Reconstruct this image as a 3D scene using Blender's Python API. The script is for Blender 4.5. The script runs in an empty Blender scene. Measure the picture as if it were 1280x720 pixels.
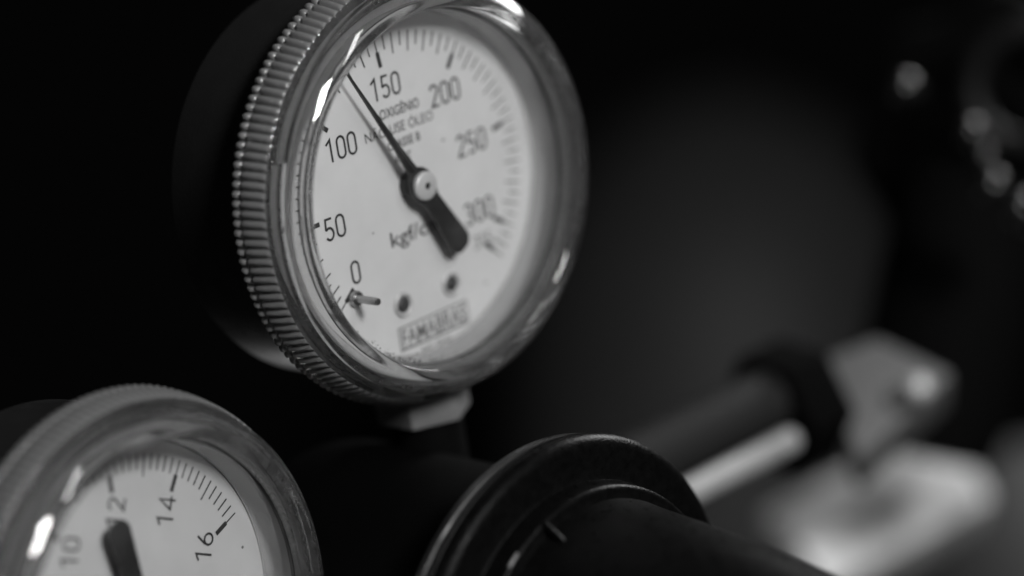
import bpy, bmesh, math, random
from mathutils import Matrix, Vector

random.seed(7)
S = 0.001                                   # everything below is measured in millimetres
sc = bpy.context.scene

# ------------------------------------------------------------------ camera
cam_d = bpy.data.cameras.new('camera')
cam_d.sensor_width = 36.0
cam_d.lens = 100.0
cam_d.clip_start = 0.01
cam_d.clip_end = 20.0
cam_d.dof.use_dof = True
cam_d.dof.focus_distance = 0.430
cam_d.dof.aperture_fstop = 4.6
cam = bpy.data.objects.new('camera', cam_d)
sc.collection.objects.link(cam)
CAM = Matrix.Translation((0, 0, 1.2)) @ Matrix.Rotation(math.pi / 2, 4, 'X')
cam.matrix_world = CAM
sc.camera = cam
FPX = 100 / 36 * 1280                       # focal length in photo pixels


def cw(x, y, z):
    """camera-aligned millimetres (x right, y up, z towards the lens) -> world metres"""
    return CAM @ Vector((x * S, y * S, z * S))


def at(px, py, d):
    """photo pixel at a distance of d mm in front of the lens, camera-aligned mm"""
    return Vector(((px - 640) / FPX * d, (360 - py) / FPX * d, -d))


# ------------------------------------------------------------------ world and lamps
w = bpy.data.worlds.new('World')
sc.world = w
w.use_nodes = True
w.node_tree.nodes['Background'].inputs[0].default_value = (1, 1, 1, 1)
w.node_tree.nodes['Background'].inputs[1].default_value = 0.012


def area(name, pos, target, sx, sy, power):
    l = bpy.data.lights.new(name, 'AREA')
    l.shape = 'RECTANGLE'
    l.size, l.size_y, l.energy = sx * S, sy * S, power
    o = bpy.data.objects.new(name, l)
    sc.collection.objects.link(o)
    p = cw(*pos)
    t = cw(*target)
    o.matrix_world = Matrix.Translation(p) @ (t - p).to_track_quat('-Z', 'Y').to_matrix().to_4x4()
    return o


area('window_light', (287, 245, 140), (-16, 0, -445), 115, 160, 4.35)
area('window_light_high', (362, 410, -30), (-25, -10, -435), 45, 230, 0.7)
area('ceiling_light', (320, 370, -800), (0, -40, -450), 220, 160, 2.2)
area('low_streak_light', (-125, -200, -800), (-40, -10, -450), 40, 20, 0.035)  # weak lamp added to draw the streak of light on the case

vs = sc.view_settings
vs.view_transform = 'Standard'
vs.look = 'None'
vs.exposure = 0
vs.gamma = 1
sc.render.engine = 'CYCLES'
cy = sc.cycles
cy.use_denoising = True
cy.max_bounces = 14
cy.transmission_bounces = 12
cy.transparent_max_bounces = 12
cy.glossy_bounces = 6
cy.caustics_refractive = True
cy.caustics_reflective = True
cy.blur_glossy = 0.6
cy.sample_clamp_indirect = 4.0


# ------------------------------------------------------------------ materials (the photograph is black and white)
def new_mat(name):
    m = bpy.data.materials.new(name)
    m.use_nodes = True
    nt = m.node_tree
    return m, nt, nt.nodes, nt.links, nt.nodes['Principled BSDF']


def grey(v):
    return (v, v, v, 1)


def mat(name, v, rough=0.5, metal=0.0, bump=0.0, bscale=3000, var=0.0, vscale=400, rvar=0.0, spec=0.5, coat=0.0):
    m, nt, N, L, b = new_mat(name)
    b.inputs['Base Color'].default_value = grey(v)
    b.inputs['Roughness'].default_value = rough
    b.inputs['Metallic'].default_value = metal
    b.inputs['Specular IOR Level'].default_value = spec
    b.inputs['Coat Weight'].default_value = coat
    tc = N.new('ShaderNodeTexCoord')
    if var or rvar:
        n = N.new('ShaderNodeTexNoise')
        n.inputs['Scale'].default_value = vscale
        n.inputs['Detail'].default_value = 6
        n.inputs['Roughness'].default_value = 0.65
        L.new(tc.outputs['Object'], n.inputs['Vector'])
        if var:
            r = N.new('ShaderNodeMapRange')
            r.inputs['From Min'].default_value = 0.3
            r.inputs['From Max'].default_value = 0.7
            r.inputs['To Min'].default_value = v * (1 - var)
            r.inputs['To Max'].default_value = v * (1 + var)
            L.new(n.outputs['Fac'], r.inputs['Value'])
            L.new(r.outputs[0], b.inputs['Base Color'])
        if rvar:
            r = N.new('ShaderNodeMapRange')
            r.inputs['From Min'].default_value = 0.3
            r.inputs['From Max'].default_value = 0.7
            r.inputs['To Min'].default_value = max(rough - rvar, 0.02)
            r.inputs['To Max'].default_value = rough + rvar
            L.new(n.outputs['Fac'], r.inputs['Value'])
            L.new(r.outputs[0], b.inputs['Roughness'])
    if bump:
        n2 = N.new('ShaderNodeTexNoise')
        n2.inputs['Scale'].default_value = bscale
        n2.inputs['Detail'].default_value = 3
        L.new(tc.outputs['Object'], n2.inputs['Vector'])
        bp = N.new('ShaderNodeBump')
        bp.inputs['Strength'].default_value = bump
        bp.inputs['Distance'].default_value = 0.0002
        L.new(n2.outputs['Fac'], bp.inputs['Height'])
        L.new(bp.outputs[0], b.inputs['Normal'])
    return m


def dial_mat(name='dial_enamel', f=1.0):
    m, nt, N, L, b = new_mat(name)
    tc = N.new('ShaderNodeTexCoord')
    n = N.new('ShaderNodeTexNoise')
    n.inputs['Scale'].default_value = 120
    n.inputs['Detail'].default_value = 5
    L.new(tc.outputs['Object'], n.inputs['Vector'])
    r = N.new('ShaderNodeMapRange')
    r.inputs['From Min'].default_value = 0.3
    r.inputs['From Max'].default_value = 0.7
    r.inputs['To Min'].default_value = 0.635 * f
    r.inputs['To Max'].default_value = 0.695 * f
    L.new(n.outputs['Fac'], r.inputs['Value'])
    # sparse fly-specks of dirt
    v = N.new('ShaderNodeTexVoronoi')
    v.inputs['Scale'].default_value = 230
    L.new(tc.outputs['Object'], v.inputs['Vector'])
    lt = N.new('ShaderNodeMath')
    lt.operation = 'LESS_THAN'
    lt.inputs[1].default_value = 0.06
    L.new(v.outputs['Distance'], lt.inputs[0])
    sel = N.new('ShaderNodeSeparateColor')
    L.new(v.outputs['Color'], sel.inputs[0])
    g = N.new('ShaderNodeMath')
    g.operation = 'GREATER_THAN'
    g.inputs[1].default_value = 0.80
    L.new(sel.outputs[0], g.inputs[0])
    mu = N.new('ShaderNodeMath')
    mu.operation = 'MULTIPLY'
    L.new(lt.outputs[0], mu.inputs[0])
    L.new(g.outputs[0], mu.inputs[1])
    mx = N.new('ShaderNodeMix')
    mx.data_type = 'FLOAT'
    mx.inputs[3].default_value = 0.16
    L.new(mu.outputs[0], mx.inputs[0])
    L.new(r.outputs[0], mx.inputs[2])
    L.new(mx.outputs[0], b.inputs['Base Color'])
    b.inputs['Roughness'].default_value = 0.45
    return m


def clear_mat():
    """moulded clear plastic of the screw-on cover, a little hazy and scratched"""
    m, nt, N, L, b = new_mat('clear_plastic')
    N.remove(b)
    out = N['Material Output']
    gl = N.new('ShaderNodeBsdfGlass')
    gl.inputs['IOR'].default_value = 1.5
    gl.inputs['Color'].default_value = grey(0.93)
    tc = N.new('ShaderNodeTexCoord')
    n = N.new('ShaderNodeTexNoise')
    n.inputs['Scale'].default_value = 900
    n.inputs['Detail'].default_value = 8
    L.new(tc.outputs['Object'], n.inputs['Vector'])
    r = N.new('ShaderNodeMapRange')
    r.inputs['From Min'].default_value = 0.45
    r.inputs['From Max'].default_value = 0.75
    r.inputs['To Min'].default_value = 0.02
    r.inputs['To Max'].default_value = 0.07
    L.new(n.outputs['Fac'], r.inputs['Value'])
    L.new(r.outputs[0], gl.inputs['Roughness'])
    n2 = N.new('ShaderNodeTexNoise')
    n2.inputs['Scale'].default_value = 900
    n2.inputs['Detail'].default_value = 4
    L.new(tc.outputs['Object'], n2.inputs['Vector'])
    bp = N.new('ShaderNodeBump')
    bp.inputs['Strength'].default_value = 0.05
    bp.inputs['Distance'].default_value = 0.0002
    L.new(n2.outputs['Fac'], bp.inputs['Height'])
    L.new(bp.outputs[0], gl.inputs['Normal'])
    df = N.new('ShaderNodeBsdfDiffuse')
    df.inputs['Color'].default_value = grey(0.55)
    mx = N.new('ShaderNodeMixShader')
    r2 = N.new('ShaderNodeMapRange')
    r2.inputs['From Min'].default_value = 0.35
    r2.inputs['From Max'].default_value = 0.8
    r2.inputs['To Min'].default_value = 0.02
    r2.inputs['To Max'].default_value = 0.075
    L.new(n.outputs['Fac'], r2.inputs['Value'])
    L.new(r2.outputs[0], mx.inputs[0])
    L.new(gl.outputs[0], mx.inputs[1])
    L.new(df.outputs[0], mx.inputs[2])
    L.new(mx.outputs[0], out.inputs[0])
    return m


def pane_mat():
    """flat thin window: straight-through transmission plus mirror reflection by Fresnel"""
    m, nt, N, L, b = new_mat('clear_pane')
    N.remove(b)
    out = N['Material Output']
    tr = N.new('ShaderNodeBsdfTransparent')
    tr.inputs[0].default_value = grey(0.97)
    gs = N.new('ShaderNodeBsdfGlossy')
    gs.inputs['Roughness'].default_value = 0.04
    lw = N.new('ShaderNodeLayerWeight')      # Schlick: 0.04 + 0.96 * facing^5
    pw = N.new('ShaderNodeMath')
    pw.operation = 'POWER'
    pw.inputs[1].default_value = 5.0
    L.new(lw.outputs['Facing'], pw.inputs[0])
    fr = N.new('ShaderNodeMapRange')
    fr.inputs['To Min'].default_value = 0.04
    L.new(pw.outputs[0], fr.inputs['Value'])
    mx = N.new('ShaderNodeMixShader')
    L.new(fr.outputs[0], mx.inputs[0])
    L.new(tr.outputs[0], mx.inputs[1])
    L.new(gs.outputs[0], mx.inputs[2])
    # light dust film
    df = N.new('ShaderNodeBsdfDiffuse')
    df.inputs['Color'].default_value = grey(0.6)
    tc = N.new('ShaderNodeTexCoord')
    n = N.new('ShaderNodeTexNoise')
    n.inputs['Scale'].default_value = 160
    n.inputs['Detail'].default_value = 8
    L.new(tc.outputs['Object'], n.inputs['Vector'])
    r = N.new('ShaderNodeMapRange')
    r.inputs['From Min'].default_value = 0.45
    r.inputs['From Max'].default_value = 0.8
    r.inputs['To Min'].default_value = 0.0
    r.inputs['To Max'].default_value = 0.03
    L.new(n.outputs['Fac'], r.inputs['Value'])
    m2 = N.new('ShaderNodeMixShader')
    L.new(r.outputs[0], m2.inputs[0])
    L.new(mx.outputs[0], m2.inputs[1])
    L.new(df.outputs[0], m2.inputs[2])
    L.new(m2.outputs[0], out.inputs[0])
    return m


def skirt_mat():
    m, nt, N, L, b = new_mat('frosted_skirt')
    b.inputs['Base Color'].default_value = grey(0.24)
    b.inputs['Roughness'].default_value = 0.16
    b.inputs['IOR'].default_value = 1.5
    b.inputs['Transmission Weight'].default_value = 0.35
    tc = N.new('ShaderNodeTexCoord')
    n = N.new('ShaderNodeTexNoise')
    n.inputs['Scale'].default_value = 2500
    L.new(tc.outputs['Object'], n.inputs['Vector'])
    bp = N.new('ShaderNodeBump')
    bp.inputs['Strength'].default_value = 0.15
    bp.inputs['Distance'].default_value = 0.0001
    L.new(n.outputs['Fac'], bp.inputs['Height'])
    L.new(bp.outputs[0], b.inputs['Normal'])
    return m


def haze_mat():
    """frosted inner wall of the moulded cover: half lets light straight through, half scatters"""
    m, nt, N, L, b = new_mat('frosted_wall')
    N.remove(b)
    tr = N.new('ShaderNodeBsdfTransparent')
    df = N.new('ShaderNodeBsdfDiffuse')
    df.inputs['Color'].default_value = grey(0.6)
    mx = N.new('ShaderNodeMixShader')
    mx.inputs[0].default_value = 0.38
    tl = N.new('ShaderNodeBsdfTranslucent')
    tl.inputs['Color'].default_value = grey(0.7)
    m3 = N.new('ShaderNodeMixShader')
    m3.inputs[0].default_value = 0.35
    L.new(df.outputs[0], m3.inputs[1])
    L.new(tl.outputs[0], m3.inputs[2])
    L.new(tr.outputs[0], mx.inputs[1])
    L.new(m3.outputs[0], mx.inputs[2])
    L.new(mx.outputs[0], N['Material Output'].inputs[0])
    return m


M = dict(
    dial=dial_mat(), darker_dial=dial_mat('darker_dial_enamel', 0.84), tube=mat('pipe_dim_side_grey', 0.014, 0.6, spec=0.2), clear=clear_mat(), pane=pane_mat(),
    ink=mat('black_ink', 0.025, 0.6, var=0.3, vscale=2500),
    faded=mat('faded_ink', 0.14, 0.7, var=0.25, vscale=2500),
    case=mat('black_case_paint', 0.015, 0.38, spec=0.3, bump=0.15, bscale=1500, rvar=0.12, vscale=300),
    pointer=mat('pointer_black', 0.022, 0.42, bump=0.1, bscale=4000, var=0.3, vscale=900),
    hub=mat('hub_nickel', 0.6, 0.4, 0.25, rvar=0.06, vscale=900),
    screw=mat('screw_brass', 0.5, 0.4, 0.1, bump=0.3, bscale=4000, var=0.3, vscale=1500),
    lug=mat('bonnet_glint_grey', 0.14, 0.3, bump=0.2, bscale=2000),
    body=mat('body_black', 0.002, 0.7, spec=0.03, bump=0.2, bscale=1500),
    screwhead=mat('dull_screw', 0.06, 0.4, 0.3, bump=0.4, bscale=3000, var=0.6, vscale=1500),
    dark=mat('painted_dark', 0.02, 0.6),
    pin=mat('stop_pin_steel', 0.42, 0.35, 1.0, bump=0.1, bscale=3000),
    pale_fill=mat('pale_filler_ring', 0.55, 0.5, var=0.1), haze=haze_mat(),
    skirt=skirt_mat(),
    dim=mat('dim_black', 0.006, 0.5, spec=0.2), white=mat('pipe_highlight_pale', 0.4, 0.45, 0.2, var=0.12, vscale=150),
    tarnish=mat('tarnished_plating', 0.62, 0.5, 0.2, var=0.5, vscale=55, bump=0.3, bscale=200),
    bonnet=mat('black_crackle_paint', 0.003, 0.32, bump=0.45, bscale=2600, rvar=0.08, vscale=700, var=0.3, spec=0.05),
    steel=mat('worn_steel', 0.45, 0.5, 1.0, bump=0.05, bscale=1500, var=0.06, vscale=500, rvar=0.05),
    fitting=mat('dull_fitting', 0.15, 0.45, 0.0, var=0.1, vscale=400, bump=0.05),
    satin=mat('satin_grey', 0.13, 0.5, var=0.1, vscale=200),
    bright=mat('plated_brass', 0.6, 0.55, 1.0, bump=0.1, bscale=800, var=0.12, vscale=300, rvar=0.1),
    black=mat('black_plastic', 0.008, 0.25, rvar=0.06, vscale=300),
    matt=mat('matt_black', 0.003, 0.8, spec=0.03, var=0.2),
    cylinder=mat('grey_cylinder_paint', 0.055, 0.6, var=0.12, vscale=30, bump=0.1, bscale=600),
    backdrop=mat('dark_cloth', 0.004, 0.95, var=0.3, vscale=40),
    dirt=mat('dirt_flecks', 0.02, 0.8),
)


# ------------------------------------------------------------------ mesh helpers (input in mm)
def finish(name, bm, m, parent=None, smooth=40.0):
    me = bpy.data.meshes.new(name)
    for v in bm.verts:
        v.co *= S
    bmesh.ops.recalc_face_normals(bm, faces=bm.faces)
    bm.to_mesh(me)
    bm.free()
    me.materials.append(m)
    o = bpy.data.objects.new(name, me)
    sc.collection.objects.link(o)
    o.parent = parent
    if smooth:
        me.shade_smooth()
        me.set_sharp_from_angle(angle=math.radians(smooth))
    return o


def lathe(prof, n=96, closed=False, fn=None, bm=None, mtx=None):
    """prof: list of (r, z); fn(i, r, z, angle) -> r displaces; revolve about z"""
    bm = bm or bmesh.new()
    rings = []
    for i, (r, z) in enumerate(prof):
        if r < 1e-6:
            p = Vector((0, 0, z))
            rings.append([bm.verts.new(mtx @ p if mtx else p)])
            continue
        ring = []
        for k in range(n):
            a = 2 * math.pi * k / n
            rr = fn(i, r, z, a) if fn else r
            p = Vector((rr * math.cos(a), rr * math.sin(a), z))
            ring.append(bm.verts.new(mtx @ p if mtx else p))
        rings.append(ring)
    pairs = list(zip(rings, rings[1:]))
    if closed:
        pairs.append((rings[-1], rings[0]))
    for a, b in pairs:
        for k in range(n):
            k2 = (k + 1) % n
            if len(a) == 1 and len(b) == 1:
                continue
            if len(a) == 1:
                bm.faces.new((a[0], b[k], b[k2]))
            elif len(b) == 1:
                bm.faces.new((a[k], b[0], a[k2]))
            else:
                bm.faces.new((a[k], b[k], b[k2], a[k2]))
    return bm


def arc(cx, cz, r, a0, a1, n):
    return [(cx + r * math.cos(math.radians(a0 + (a1 - a0) * i / n)),
             cz + r * math.sin(math.radians(a0 + (a1 - a0) * i / n))) for i in range(n + 1)]


def prism(pts, z0, z1, bm=None, bevel=0.0, mtx=None):
    bm = bm or bmesh.new()
    lo = [bm.verts.new((x, y, z0)) for x, y in pts]
    hi = [bm.verts.new((x, y, z1)) for x, y in pts]
    fs = [bm.faces.new(lo[::-1]), bm.faces.new(hi)]
    n = len(pts)
    for k in range(n):
        fs.append(bm.faces.new((lo[k], lo[(k + 1) % n], hi[(k + 1) % n], hi[k])))
    if bevel:
        es = list({e for f in fs for e in f.edges})
        bmesh.ops.bevel(bm, geom=es, offset=bevel, segments=2, profile=0.6, affect='EDGES')
    if mtx:
        for v in bm.verts:
            v.co = mtx @ v.co
    return bm


def frame(origin, zdir, xhint=(0, 1, 0)):
    z = Vector(zdir).normalized()
    x = Vector(xhint).cross(z).normalized()
    y = z.cross(x)
    m = Matrix((x, y, z)).transposed().to_4x4()
    return Matrix.Translation(Vector(origin)) @ m


def empty(name, mtx):
    o = bpy.data.objects.new(name, None)
    o.empty_display_size = 0.01
    sc.collection.objects.link(o)
    o.matrix_world = mtx
    return o


def tag(o, label, cat, group=None):
    o['label'], o['category'] = label, cat
    if group:
        o['group'] = group
    return o


def text_obj(name, body, x, y, h, width, m, parent, z=0.06, bold=0.0, align='CENTER', rot=0.0):
    """flat printed lettering, h = cap height in mm, width = total width in mm; x, y = centre of the word"""
    cu = bpy.data.curves.new('lettering_curve', 'FONT')
    cu.body = body
    cu.size = 1.0
    cu.resolution_u = 4
    cu.offset = bold
    ob = bpy.data.objects.new('lettering_curve', cu)
    sc.collection.objects.link(ob)
    dg = bpy.context.evaluated_depsgraph_get()
    me = bpy.data.meshes.new_from_object(ob.evaluated_get(dg))
    bpy.data.objects.remove(ob)
    bpy.data.curves.remove(cu)
    xs = [v.co.x for v in me.vertices]
    x0, x1 = min(xs), max(xs)
    sx = width / (x1 - x0)
    sy = h / 0.729
    for v in me.vertices:
        px = (v.co.x - (x0 + x1) / 2) * sx
        py = v.co.y * sy - h / 2
        v.co = Vector((px + x, py + y, z)) * S
    me.materials.append(m)
    me.name = name
    o = bpy.data.objects.new(name, me)
    sc.collection.objects.link(o)
    o.parent = parent
    return o


def ell(cx, cy, rx, ry, a0, a1, n=14):
    return [(cx + rx * math.cos(math.radians(a0 + (a1 - a0) * i / n)), cy + ry * math.sin(math.radians(a0 + (a1 - a0) * i / n))) for i in range(n + 1)]


DIGIT = {   # stroke paths in a box 0.5 wide and 1 high, engineering-style numerals
    '0': [ell(0.25, 0.73, 0.2, 0.22, 0, 180) + ell(0.25, 0.27, 0.2, 0.22, 180, 360) + [(0.45, 0.73)]],
    '1': [[(0.05, 0.76), (0.29, 0.95), (0.29, 0.0)]],
    '2': [ell(0.25, 0.74, 0.19, 0.21, 172, -25) + [(0.07, 0.055), (0.47, 0.055)]],
    '3': [ell(0.24, 0.73, 0.18, 0.22, 160, -88) + ell(0.24, 0.28, 0.2, 0.23, 88, -160)],
    '4': [[(0.36, 0.0), (0.36, 0.95), (0.03, 0.26), (0.5, 0.26)]],
    '5': [[(0.43, 0.945), (0.11, 0.945), (0.08, 0.53)] + ell(0.24, 0.31, 0.2, 0.255, 128, -150)],
    '6': [ell(0.25, 0.3, 0.2, 0.25, 150, -210, 22) + [(0.1, 0.55), (0.32, 0.98)]],
    '8': [ell(0.25, 0.73, 0.17, 0.21, -90, 270, 22), ell(0.25, 0.28, 0.2, 0.23, 90, 450, 22)],
}


def numeral(body, x, y, h, width, m, parent, z=0.06):
    """drawn numerals: constant-width strokes mitred along each path"""
    n = len(body)
    pitch = width / (n * 0.5 + (n - 1) * 0.09)          # mm per unit across
    bm = bmesh.new()
    wd = 0.052 * h
    for k, ch in enumerate(body):
        ox = x - width / 2 + k * 0.59 * pitch
        for path in DIGIT[ch]:
            pts = [Vector((ox + px * pitch, y - h / 2 + py * h)) for px, py in path]
            cl = [pts[0]]
            for p in pts[1:]:
                if (p - cl[-1]).length > 0.02:
                    cl.append(p)
            L_, R_ = [], []
            for i, p in enumerate(cl):
                d0 = (p - cl[i - 1]).normalized() if i else None
                d1 = (cl[i + 1] - p).normalized() if i < len(cl) - 1 else None
                if i == 0 and (cl[0] - cl[-1]).length < 0.1:
                    d0 = (cl[-1] - cl[-2]).normalized()
                d0 = d0 or d1
                d1 = d1 or d0
                t = (d0 + d1).normalized()
                nrm = Vector((-t.y, t.x))
                c = max(0.45, nrm.dot(Vector((-d1.y, d1.x))))
                L_.append(bm.verts.new((p.x + nrm.x * wd / c, p.y + nrm.y * wd / c, z)))
                R_.append(bm.verts.new((p.x - nrm.x * wd / c, p.y - nrm.y * wd / c, z)))
            for i in range(len(cl) - 1):
                bm.faces.new((R_[i], R_[i + 1], L_[i + 1], L_[i]))
    return finish('numeral', bm, m, parent, 0)


def rot_matrix(wv):
    v = Vector(wv)
    return Matrix.Rotation(v.length, 4, v.normalized())


# ------------------------------------------------------------------ the setting: a dark backdrop far behind
bm = bmesh.new()
P = [at(-1500, 1800, 2600), at(2800, 1800, 2600), at(2800, -1100, 2600), at(-1500, -1100, 2600)]
nx = 24
grid = [[None] * (nx + 1) for _ in range(nx + 1)]
for j in range(nx + 1):
    for i in range(nx + 1):
        u, v = i / nx, j / nx
        p = P[0] * (1 - u) * (1 - v) + P[1] * u * (1 - v) + P[2] * u * v + P[3] * (1 - u) * v
        p.z += 18 * math.sin(u * 31) * (0.4 + v * 0.6)
        grid[j][i] = bm.verts.new(p)
for j in range(nx):
    for i in range(nx):
        bm.faces.new((grid[j][i], grid[j][i + 1], grid[j + 1][i + 1], grid[j + 1][i]))
bk = finish('backdrop', bm, M['backdrop'])
bk.matrix_world = CAM
bk['kind'] = 'structure'

# ------------------------------------------------------------------ pressure gauge
NR = 148                                     # ribs round the knurled cover


def build_cover(parent):
    prof = []
    knurl = {}

    def add(r, z, k=0.0):
        knurl[len(prof)] = k
        prof.append((r, z))
    # rear rim of teeth, thin groove, long ribs, chamfer
    add(31.0, -1.5)
    add(31.4, -1.7)
    add(34.2, -1.7)
    add(34.85, -1.55, 0.36)
    add(35.05, -1.1, 0.42)
    add(35.05, -0.6, 0.42)
    add(34.8, -0.25, 0.34)
    add(34.35, -0.1, 0.05)
    add(34.3, 0.12, 0.05)
    add(34.75, 0.32, 0.34)
    add(34.85, 0.8, 0.40)
    add(34.45, 2.4, 0.38)
    add(34.0, 3.9, 0.34)
    add(33.75, 4.4, 0.22)
    add(33.45, 4.62, 0.0)
    i_lug = len(prof)
    add(33.0, 4.75)
    add(32.75, 5.0)
    add(32.7, 6.1)
    add(32.5, 6.35)
    i_lug2 = len(prof)
    add(32.1, 6.5)
    r, z = 32.25, 7.6
    for k in range(13):                      # long gently crowned bevel
        al = math.radians(47 - 19 * k / 12)
        add(r, z)
        r -= math.cos(al) * 0.25
        z += math.sin(al) * 0.25
    for k in range(11):                      # tight roll over to the window
        al = math.radians(20 - 95 * k / 10)
        add(r, z)
        r -= math.cos(al) * 0.21
        z += math.sin(al) * 0.21
    add(27.7, 7.15)
    add(27.7, 6.1)
    for r, z in ((27.85, 5.95), (27.95, 7.1), (28.3, 7.75), (28.8, 8.1), (29.3, 8.1), (29.8, 7.85), (30.4, 7.35), (30.85, 6.75), (31.05, 5.5)):
        add(r, z)
    add(31.25, 0.5)

    def fn(i, r, z, a):
        k = knurl[i]
        if k:
            t = abs(math.sin(a * NR / 2))
            return r - 1.9 * k * (1 - t ** 0.7)
        if i_lug <= i < i_lug2:              # moulded step, missing over part of the turn
            d = math.degrees(a) % 360
            if 158 < d < 236 or 262 < d < 275:
                return r
            return r - 0.55 * (1 if i > i_lug else 0.3)
        return r
    bm = lathe(prof, NR * 6, True, fn)
    for f in bm.faces:                       # the knurled skirt is worn to a frosted finish
        c = f.calc_center_median()
        if c.z < 4.66 and math.hypot(c.x, c.y) > 32:
            f.material_index = 1
    o = finish('cover', bm, M['clear'], parent, 50)
    o.data.materials.append(M['skirt'])
    return o


def build_gauge(spec, mtx):
    root = empty('pressure_gauge', mtx)
    # case
    case = finish('case', lathe([(0, -21.5), (27.5, -21.5)] + arc(29.6, -19.4, 2.1, -90, 0, 6) +
                                [(31.7, -2.2), (31.3, -1.8), (30.8, -1.75), (30.8, -0.9), (0, -0.9)], 128), M['case'], root)
    cover = build_cover(root)
    finish('window', lathe([(0, 6.2), (27.65, 6.2), (27.65, 7.25), (0, 7.25)], 128), M['pane'], cover)
    dial = finish('dial', lathe([(0, -0.8), (27.1, -0.8), (27.1, -0.1), (27.0, 0), (0, 0)], 128), M[spec['dial']], root)
    finish('frosted_wall', lathe([(27.35, 0.05), (27.4, 5.6)], 128), M['haze'], cover)
    finish('dark_lip_line', lathe(arc(27.8, 5.62, 0.27, 0, 330, 11), 128, True), M['dark'], cover)  # added dark ring, paints the blackness seen through the lip
    finish('pale_ring', lathe([(27.2, -0.8), (30.8, -0.8), (30.8, 0.3), (30.6, 0.4), (28.0, 0.0), (27.3, 0.0)], 128, True), M['pale_fill'], root)  # pale ring added to brighten the rim seen through the cover

    # printed scale: thin ticks of two lengths and heavy numbered ones
    bm = bmesh.new()

    def tick(a, r0, r1, wd):
        c, s = math.cos(math.radians(a)), math.sin(math.radians(a))
        r0, r1 = r0 * spec['k'], r1 * spec['k']
        q = [bm.verts.new((r * c - o * s, r * s + o * c, 0.06)) for r, o in ((r0, -wd / 2), (r1, -wd / 2), (r1, wd / 2), (r0, wd / 2))]
        bm.faces.new(q)
    for a, kind in spec['ticks']:
        if kind == 2:
            tick(a, 19.5, 22.0, 0.75)
            tick(a, 22.0, 24.2, 0.24)
        elif kind == 1:
            tick(a, 20.9, 24.2, 0.26)
        else:
            tick(a, 21.9, 24.2, 0.26)
    finish('scale', bm, M['ink'], dial, 0)
    for body, x, y, h, wd, ink, bold in spec['text']:
        if body.isdigit():
            numeral(body, x, y, h, wd, M[ink], dial)
        else:
            text_obj('lettering', body, x, y, h, wd, M[ink], dial, bold=bold)

    # maker's plate: outlined box round the name
    bm = bmesh.new()
    for x0, x1, y0, y1 in ((-7.5, 7.8, -25.35, -24.95), (-7.5, 7.8, -21.75, -21.5), (-7.5, -7.25, -24.95, -21.75), (7.55, 7.8, -24.95, -21.75)):
        q = [bm.verts.new((x, y, 0.06)) for x, y in ((x0, y0), (x1, y0), (x1, y1), (x0, y1))]
        bm.faces.new(q)
    finish('name_border', bm, M['faded'], dial, 0)

    # two dial screws in countersunk eyelets
    for x, y, ra in ((-5.6, -18.1, 60), (5.1, -18.0, 25)):
        mt = Matrix.Translation((x, y, 0)) @ Matrix.Rotation(math.radians(ra), 4, 'Z')
        e = finish('eyelet', lathe([(1.2, 0.02), (2.0, 0.02), (1.95, 0.3), (1.7, 0.5), (1.45, 0.42), (1.25, 0.15)], 40, True, mtx=mt), M['screw'], root)
        b = lathe([(0, 0.05), (1.25, 0.05), (1.25, 0.22), (1.0, 0.4), (0, 0.46)], 32, mtx=mt)
        sw = finish('screw', b, M['screwhead'], root)
        sb = prism([(-1.0, -0.16), (1.0, -0.16), (1.0, 0.16), (-1.0, 0.16)], 0.42, 0.49, mtx=mt)
        finish('slot', sb, M['pin'], sw)

    # stop pin with its collar
    pm = Matrix.Translation((-15.1, -14.0, 0))
    pin = finish('stop_pin', lathe([(0.62, 0.05), (0.62, 5.2), (0.5, 5.5), (0, 5.55)], 24, mtx=pm), M['pin'], root)
    finish('pin_collar', lathe([(0.63, 0.04), (1.25, 0.04), (1.3, 0.5), (1.1, 0.95), (0.63, 1.0)], 28, True, mtx=pm), M['pin'], pin)

    # pointer: slim tapering needle with a broad counterweight tail, on a nickel hub
    ang = math.radians(spec['pointer'])
    pmx = Matrix.Rotation(ang, 4, 'Z')
    tw, tl = spec['tail']
    out = [(23.6, 0.12), (16, 0.3), (8, 0.58), (3.2, 0.95), (2.2, 1.9), (1.0, 2.45), (-1.0, 2.45), (-2.2, 1.95), (-3.2, tw * 0.72), (-tl + 1.5, tw), (-tl + 0.6, tw * 0.8), (-tl, tw * 0.42)]
    pts = out + [(x, -y) for x, y in out[::-1]]
    ptr = finish('pointer', prism(pts, 2.5, 2.95, mtx=pmx), M['pointer'], root, 30)
    # pressed stiffening ridge along the needle
    bm = bmesh.new()
    q = [bm.verts.new(pmx @ Vector(c)) for c in ((23.0, 0, 2.96), (3.0, 0.55, 2.96), (3.0, 0, 3.3), (3.0, -0.55, 2.96))]
    bm.faces.new((q[0], q[1], q[2]))
    bm.faces.new((q[0], q[2], q[3]))
    bm.faces.new((q[1], q[3], q[2]))
    bm.faces.new((q[0], q[3], q[1]))
    finish('needle_ridge', bm, M['pointer'], ptr, 0)
    hub = finish('hub', lathe([(1.9, 2.96), (2.25, 3.0), (2.3, 3.5)] + arc(1.9, 3.5, 0.4, 0, 80, 5) + [(1.3, 4.05), (0.62, 4.1), (0.55, 3.9), (0.5, 3.3), (0, 3.2)], 48), M['hub'], root)
    finish('hub_hole_shade', lathe([(0, 3.3), (0.52, 3.3), (0.5, 3.9), (0, 3.9)], 24), M['dark'], hub)  # dark plug painting the shade inside the hole
    finish('hub_collar', lathe([(0, 0.02), (2.4, 0.02), (2.4, 2.0), (2.0, 2.48), (0, 2.48)], 40), M['pointer'], root)

    # dirt caught against the lower edge of the dial
    bm = bmesh.new()
    rnd = random.Random(spec['seed'])
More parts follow.
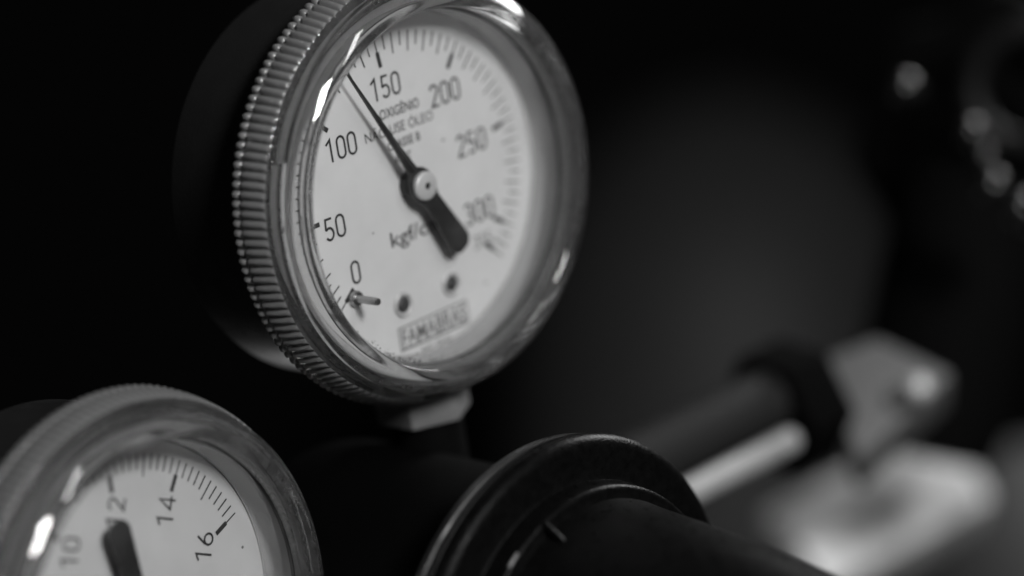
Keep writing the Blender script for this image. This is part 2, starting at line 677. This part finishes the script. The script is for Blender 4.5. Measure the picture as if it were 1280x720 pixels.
    for k in range(230):
        a = math.radians(rnd.gauss(236, 15))
        r = 27.5 - abs(rnd.gauss(0, 0.5))
        c = Vector((r * math.cos(a), r * math.sin(a), 5.95))
        s = rnd.uniform(0.05, 0.2)
        t = rnd.uniform(0, 6.28)
        vs_ = [bm.verts.new(c + Vector((math.cos(t + j * 2.09) * s * rnd.uniform(0.5, 1.6), math.sin(t + j * 2.09) * s, 0))) for j in range(3)]
        vs_.append(bm.verts.new(c + Vector((0, 0, s * 0.8))))
        for f in ((0, 1, 2), (0, 1, 3), (1, 2, 3), (2, 0, 3)):
            bm.faces.new([vs_[j] for j in f])
    d = finish('dirt', bm, M['dirt'], root, 0)
    d['kind'] = 'stuff'

    # connection at the bottom of the case: neck and hexagon
    sm = Matrix.Translation((0, 0, -5.5)) @ Matrix.Rotation(math.pi / 2, 4, 'X')    # local z -> dial down (-y)
    st = finish('stem', lathe([(0, 30.5), (6.5, 30.5), (6.5, 36), (6.0, 36), (6.0, spec['stem']), (0, spec['stem'])], 48, mtx=sm), M['matt'], root)
    hexp = [(7.9 * math.cos(math.radians(60 * k + spec['hex'])), 7.9 * math.sin(math.radians(60 * k + spec['hex']))) for k in range(6)]
    finish('hexagon', prism(hexp, 33.5, 39.2, bevel=0.5, mtx=sm), M['fitting'], st, 30)
    return root


# upper gauge, 0 to 315
A0 = lambda v: 90 - 270 / 315 * (v - 157.5)
ticks = []
for v in range(5, 316, 5):
    a50 = A0(50)
    a = (219.7 + (a50 - 219.7) * v / 50) if v < 50 else A0(v)
    ticks.append((a, 2 if v % 50 == 0 or v == 315 else 1 if v % 10 == 0 else 0))
ticks.append((219.7, 2))
upper = dict(
    ticks=ticks, pointer=118.6, tail=(2.15, 14.0), seed=3, stem=62, hex=28, k=1.0, dial='dial',
    text=[('0', -14.0, -10.1, 3.75, 1.9, 'ink', 0), ('50', -16.6, -2.1, 3.7, 4.3, 'ink', 0),
          ('100', -12.7, 9.6, 3.7, 6.4, 'ink', 0), ('150', -1.9, 16.3, 3.7, 6.3, 'ink', 0),
          ('200', 10.2, 12.2, 3.7, 6.6, 'ink', 0), ('250', 14.2, 2.9, 3.7, 6.6, 'ink', 0.004),
          ('300', 13.6, -8.3, 3.7, 6.6, 'ink', 0.004), ('315', 13.4, -13.2, 2.3, 4.0, 'faded', 0),
          ('OXIG\u00caNIO', 0.2, 12.2, 1.65, 8.4, 'ink', 0.008), ('N\u00c3O USE \u00d3LEO', -0.4, 9.5, 1.65, 14.6, 'ink', 0.0),
          ('CLASSE B', 0.1, 7.0, 1.45, 7.0, 'ink', 0.01), ('ABNT', -0.6, 4.6, 1.4, 3.6, 'ink', 0),
          ('kgf/cm\u00b2', 0.4, -7.4, 2.5, 12.6, 'ink', 0.006),
          ('FAMABRAS', 0.15, -23.35, 2.75, 14.0, 'faded', 0.012), ('IND. BRAS.', 0.2, -26.35, 1.0, 6.6, 'faded', 0.0)])
G1 = CAM @ Matrix.Translation(Vector((-15.917, 16.228, -444.917)) * S) @ rot_matrix((0.2135, 0.7694, 0.2516))
g1 = build_gauge(upper, G1)
tag(g1, 'round gauge with black case and clear knurled cover, dial numbered 0 to 300', 'pressure gauge')

# lower gauge, 0 to 16, mounted a quarter turn round
ticks = []
for k in range(0, 81):
    ticks.append((225 - 270 * k / 80, 2 if k % 10 == 0 else 1 if k % 5 == 0 else 0))


def pol(v, r):
    a = math.radians(225 - 270 * v / 16)
    return r * math.cos(a), r * math.sin(a)


txt = []
for v in range(0, 17, 2):
    x, y = pol(v, 16.6 * 1.035)
    txt.append((str(v), x, y, 3.4, 2.0 if v < 10 else 4.6, 'ink', 0))
txt += [('OXIG\u00caNIO', 0.2, 9.6, 1.5, 8.6, 'faded', 0), ('kgf/cm\u00b2', 0, -7.3, 2.0, 9.0, 'ink', 0),
        ('FAMABRAS', 0.15, -23.35, 2.75, 14.0, 'faded', 0.012)]
lower = dict(ticks=ticks, pointer=210.5, tail=(2.0, 17.0), seed=5, stem=62, hex=28, k=1.035, dial='darker_dial', text=txt)  # lower dial takes the darker tone of the enamel
G2 = CAM @ Matrix.Translation(Vector((-53.218, -47.45, -401.02)) * 1.035 * S) @ rot_matrix((0.6554, 0.6919, 1.3176))
g2 = build_gauge(lower, G2)
tag(g2, 'round gauge turned on its side, clear knurled cover, dial numbered up to 16', 'pressure gauge')

# ------------------------------------------------------------------ regulator: body, bonnet, inlet pipe
BON = CAM @ Matrix.Translation(at(720, 820, 430) * S) @ rot_matrix((0.2135, 0.7694, 0.2516))
reg = empty('gas_regulator', BON)
tag(reg, 'black gas regulator with a flanged bell-shaped bonnet below the upper gauge', 'regulator')
body = finish('body', lathe([(0, -58), (20, -58)] + arc(20, -52, 6, -90, 0, 6) + [(26, -14)] + arc(22, -10, 4, 0, 60, 4) +
                            [(22, -5), (0, -5)], 96), M['body'], reg)
bon = finish('bonnet', lathe([(0, -2.2), (33.2, -2.2), (33.8, -1.8), (33.9, -1.2), (33.5, -0.9)] +
                             arc(31.7, -0.4, 2.3, 0, 80, 10) +
                             [(30.6, 2.0), (28.0, 1.8), (27.3, 2.2), (27.0, 4.0)] + arc(26.0, 4.9, 1.0, 10, 100, 5) +
                             [(25.0, 6.2), (24.6, 9), (23.9, 16), (22.6, 28), (21.0, 38), (18.2, 55), (16.2, 66), (14.8, 69), (0, 69)], 160), M['bonnet'], reg)
finish('joint_ring', lathe([(0, -4.6), (33.0, -4.6), (33.4, -4.3), (33.4, -3.2), (33.1, -2.9), (32.6, -2.7), (0, -2.7)], 160), M['case'], reg)
inv = BON.inverted() @ CAM


def loc(p):
    """camera-aligned mm -> regulator-local mm"""
    return (inv @ (Vector(p) * S)) / S


def dirloc(v):
    return inv.to_3x3() @ Vector(v)


def on_bonnet(px, py):
    """point where the line of sight through a photo pixel meets the bonnet (regulator-local mm)"""
    o = loc((0, 0, 0)) * S
    d = dirloc(at(px, py, 400)).normalized()
    hit, p, nrm, _ = bon.ray_cast(o, d)
    return p / S


bpy.context.view_layer.update()


def bar(a, b, r):
    v = b - a
    m = frame(a, v, (0.3, 0.5, 0.8))
    n = v.length
    return lathe([(0, -r)] + arc(0, 0, r, -70, 0, 4) + arc(0, n, r, 0, 70, 4) + [(0, n + r)], 20, mtx=m)


finish('lug', bar(on_bonnet(682, 657), on_bonnet(703, 677), 0.55), M['bonnet'], bon)
finish('bonnet_glint', bar(on_bonnet(637, 708), on_bonnet(646, 693), 0.28), M['lug'], bon)  # paler sliver painting a glint on the bonnet

p0, p1 = Vector((-8, -53, -470)), at(992, 548, 515)
ax = p1 - p0
pm = frame(loc(p0), dirloc(ax), dirloc((0, 1, 0)))
ln = ax.length
finish('pipe_highlight', lathe([(0, 0), (2.4, 0), (2.4, ln - 1), (2.0, ln), (0, ln)], 48, mtx=pm), M['white'], reg)  # thin pale rod painting the highlight along the inlet pipe
gm = frame(loc(p0 + Vector((-3, 7, -8))), dirloc(ax), dirloc((0, 1, 0)))
finish('pipe_dim_side', lathe([(0, 0), (6, 0), (6, ln - 1), (5, ln), (0, ln)], 48, mtx=gm), M['tube'], reg)  # dim side of the same pipe, painted as a thicker dark tube
nm = frame(loc(at(978, 512, 526)), dirloc(ax), dirloc((0, 1, 0)))
hexn = [(12.5 * math.cos(math.radians(60 * k + 12)), 12.5 * math.sin(math.radians(60 * k + 12))) for k in range(6)]
finish('inlet_nut', prism(hexn, -4, 7, bevel=1.2, mtx=nm), M['matt'], reg, 30)

# ------------------------------------------------------------------ background: cylinder valve with hand wheel, grey cylinder
VAL = CAM @ Matrix.Translation(at(1110, 620, 560) * S)
val = empty('cylinder_valve', VAL)
tag(val, 'bright metal cylinder valve with black lobed hand wheel, out of focus behind the regulator', 'valve')
vinv = VAL.inverted() @ CAM


def vloc(p):
    return (vinv @ (Vector(p) * S)) / S


vm = frame((0, -6, 0), (0.25, 0.95, -0.15), (0, 0, 1))
c = at(1092, 662, 640)
bmx = frame(vloc(c), (0.75, 0.36, -0.3), (0, 1, 0))
hexv = [((17 if k % 2 else 13) * math.cos(math.radians(60 * k + 20)), (17 if k % 2 else 13) * math.sin(math.radians(60 * k + 8))) for k in range(6)]
finish('valve_body', prism(hexv, -24, 24, bevel=4.0, mtx=bmx), M['tarnish'], val)
c = at(1108, 499, 540)
hm = frame(vloc(c), (-0.1, 0.45, 0.9), (0, 1, 0))
q = [(-12.5, 8.5), (-1.5, 13.2), (12.8, 5.5), (-5.5, -13.0)]
gl = finish('gland_nut', prism(q, -16, 0, bevel=1.5, mtx=hm), M['satin'], val, 30)
c = at(1147, 486, 534)
finish('glint_cap', lathe([(0, -6), (2.6, -6), (2.6, 0)] + arc(0, 0, 2.6, 0, 90, 8), 32, mtx=frame(vloc(c), (0.4, 0.3, 0.85))), M['hub'], val)  # pale cap added for the bright glint on the gland nut
c = at(1195, 360, 590)
finish('valve_stem', lathe([(0, -35), (15, -35), (16.7, -26), (16.7, 19), (12, 30), (0, 32)], 48, mtx=frame(vloc(c), (0.22, 0.95, -0.1), (0, 0, 1))), M['matt'], val)
# hand wheel
wc = at(1262, 190, 600)
wm = frame(vloc(wc), (-0.45, -0.15, 0.88), (0, 1, 0))


def torus(R, r, n1, n2, mtx, lobes=0, amp=0.0):
    bm = bmesh.new()
    rg = []
    for i in range(n1):
        a = 2 * math.pi * i / n1
        RR = R + amp * math.cos(lobes * a)
        rg.append([bm.verts.new(mtx @ Vector(((RR + r * math.cos(2 * math.pi * j / n2)) * math.cos(a), (RR + r * math.cos(2 * math.pi * j / n2)) * math.sin(a), r * 0.8 * math.sin(2 * math.pi * j / n2)))) for j in range(n2)])
    for i in range(n1):
        for j in range(n2):
            bm.faces.new((rg[i][j], rg[(i + 1) % n1][j], rg[(i + 1) % n1][(j + 1) % n2], rg[i][(j + 1) % n2]))
    return bm


hw = finish('hand_wheel', torus(27, 6.6, 96, 16, wm, 8, 1.8), M['matt'], val)
finish('wheel_web', lathe([(0, -7), (25, -5), (25, -1), (9, 0), (8, 5), (0, 6)], 64, mtx=wm), M['matt'], hw)
finish('lock_ring', torus(11.3, 2.7, 64, 12, frame(vloc(at(1284, 112, 566)), (-0.35, -0.1, 0.9), (0, 1, 0))), M['dim'], hw)
for px, py, r in ((1130, 110, 3.0), (1213, 166, 2.8), (1229, 196, 2.0), (1240, 232, 3.2), (1277, 262, 3.4)):
    finish('glint_bead', lathe([(0, -5), (r, -5), (r, 0)] + arc(0, 0, r, 0, 90, 10), 32, mtx=frame(vloc(at(px, py, 536)), (-0.3, 0.1, 0.9))), M['black'], hw)  # glossy beads added to make the wheel's round glints

# grey cylinder shoulder, far out of focus
cc = at(905, 470, 1500)
cyl = empty('gas_cylinder', CAM @ Matrix.Translation(cc * S))
tag(cyl, 'dim grey painted gas cylinder with rounded shoulder, blurred far behind', 'gas cylinder')
cmx = frame((0, 0, 0), (0, 1, 0), (0, 0, 1))
dome = [(115 * math.cos(math.radians(6 * i)), 150 * math.sin(math.radians(6 * i))) for i in range(15)]
finish('shell', lathe([(0, -300), (110, -300), (115, -295)] + dome + [(0, 150)], 96, mtx=cmx), M['cylinder'], cyl)

cc = at(1330, 830, 760)
cy2 = empty('gas_cylinder', CAM @ Matrix.Translation(cc * S))
tag(cy2, 'dim grey cylinder shoulder below the hand wheel, right beside the bright valve body', 'gas cylinder')
dome = [(52 * math.cos(math.radians(6 * i)), 60 * math.sin(math.radians(6 * i))) for i in range(15)]
finish('shell', lathe([(0, -120), (50, -120), (52, -118)] + dome + [(0, 60)], 80, mtx=cmx), M['cylinder'], cy2)
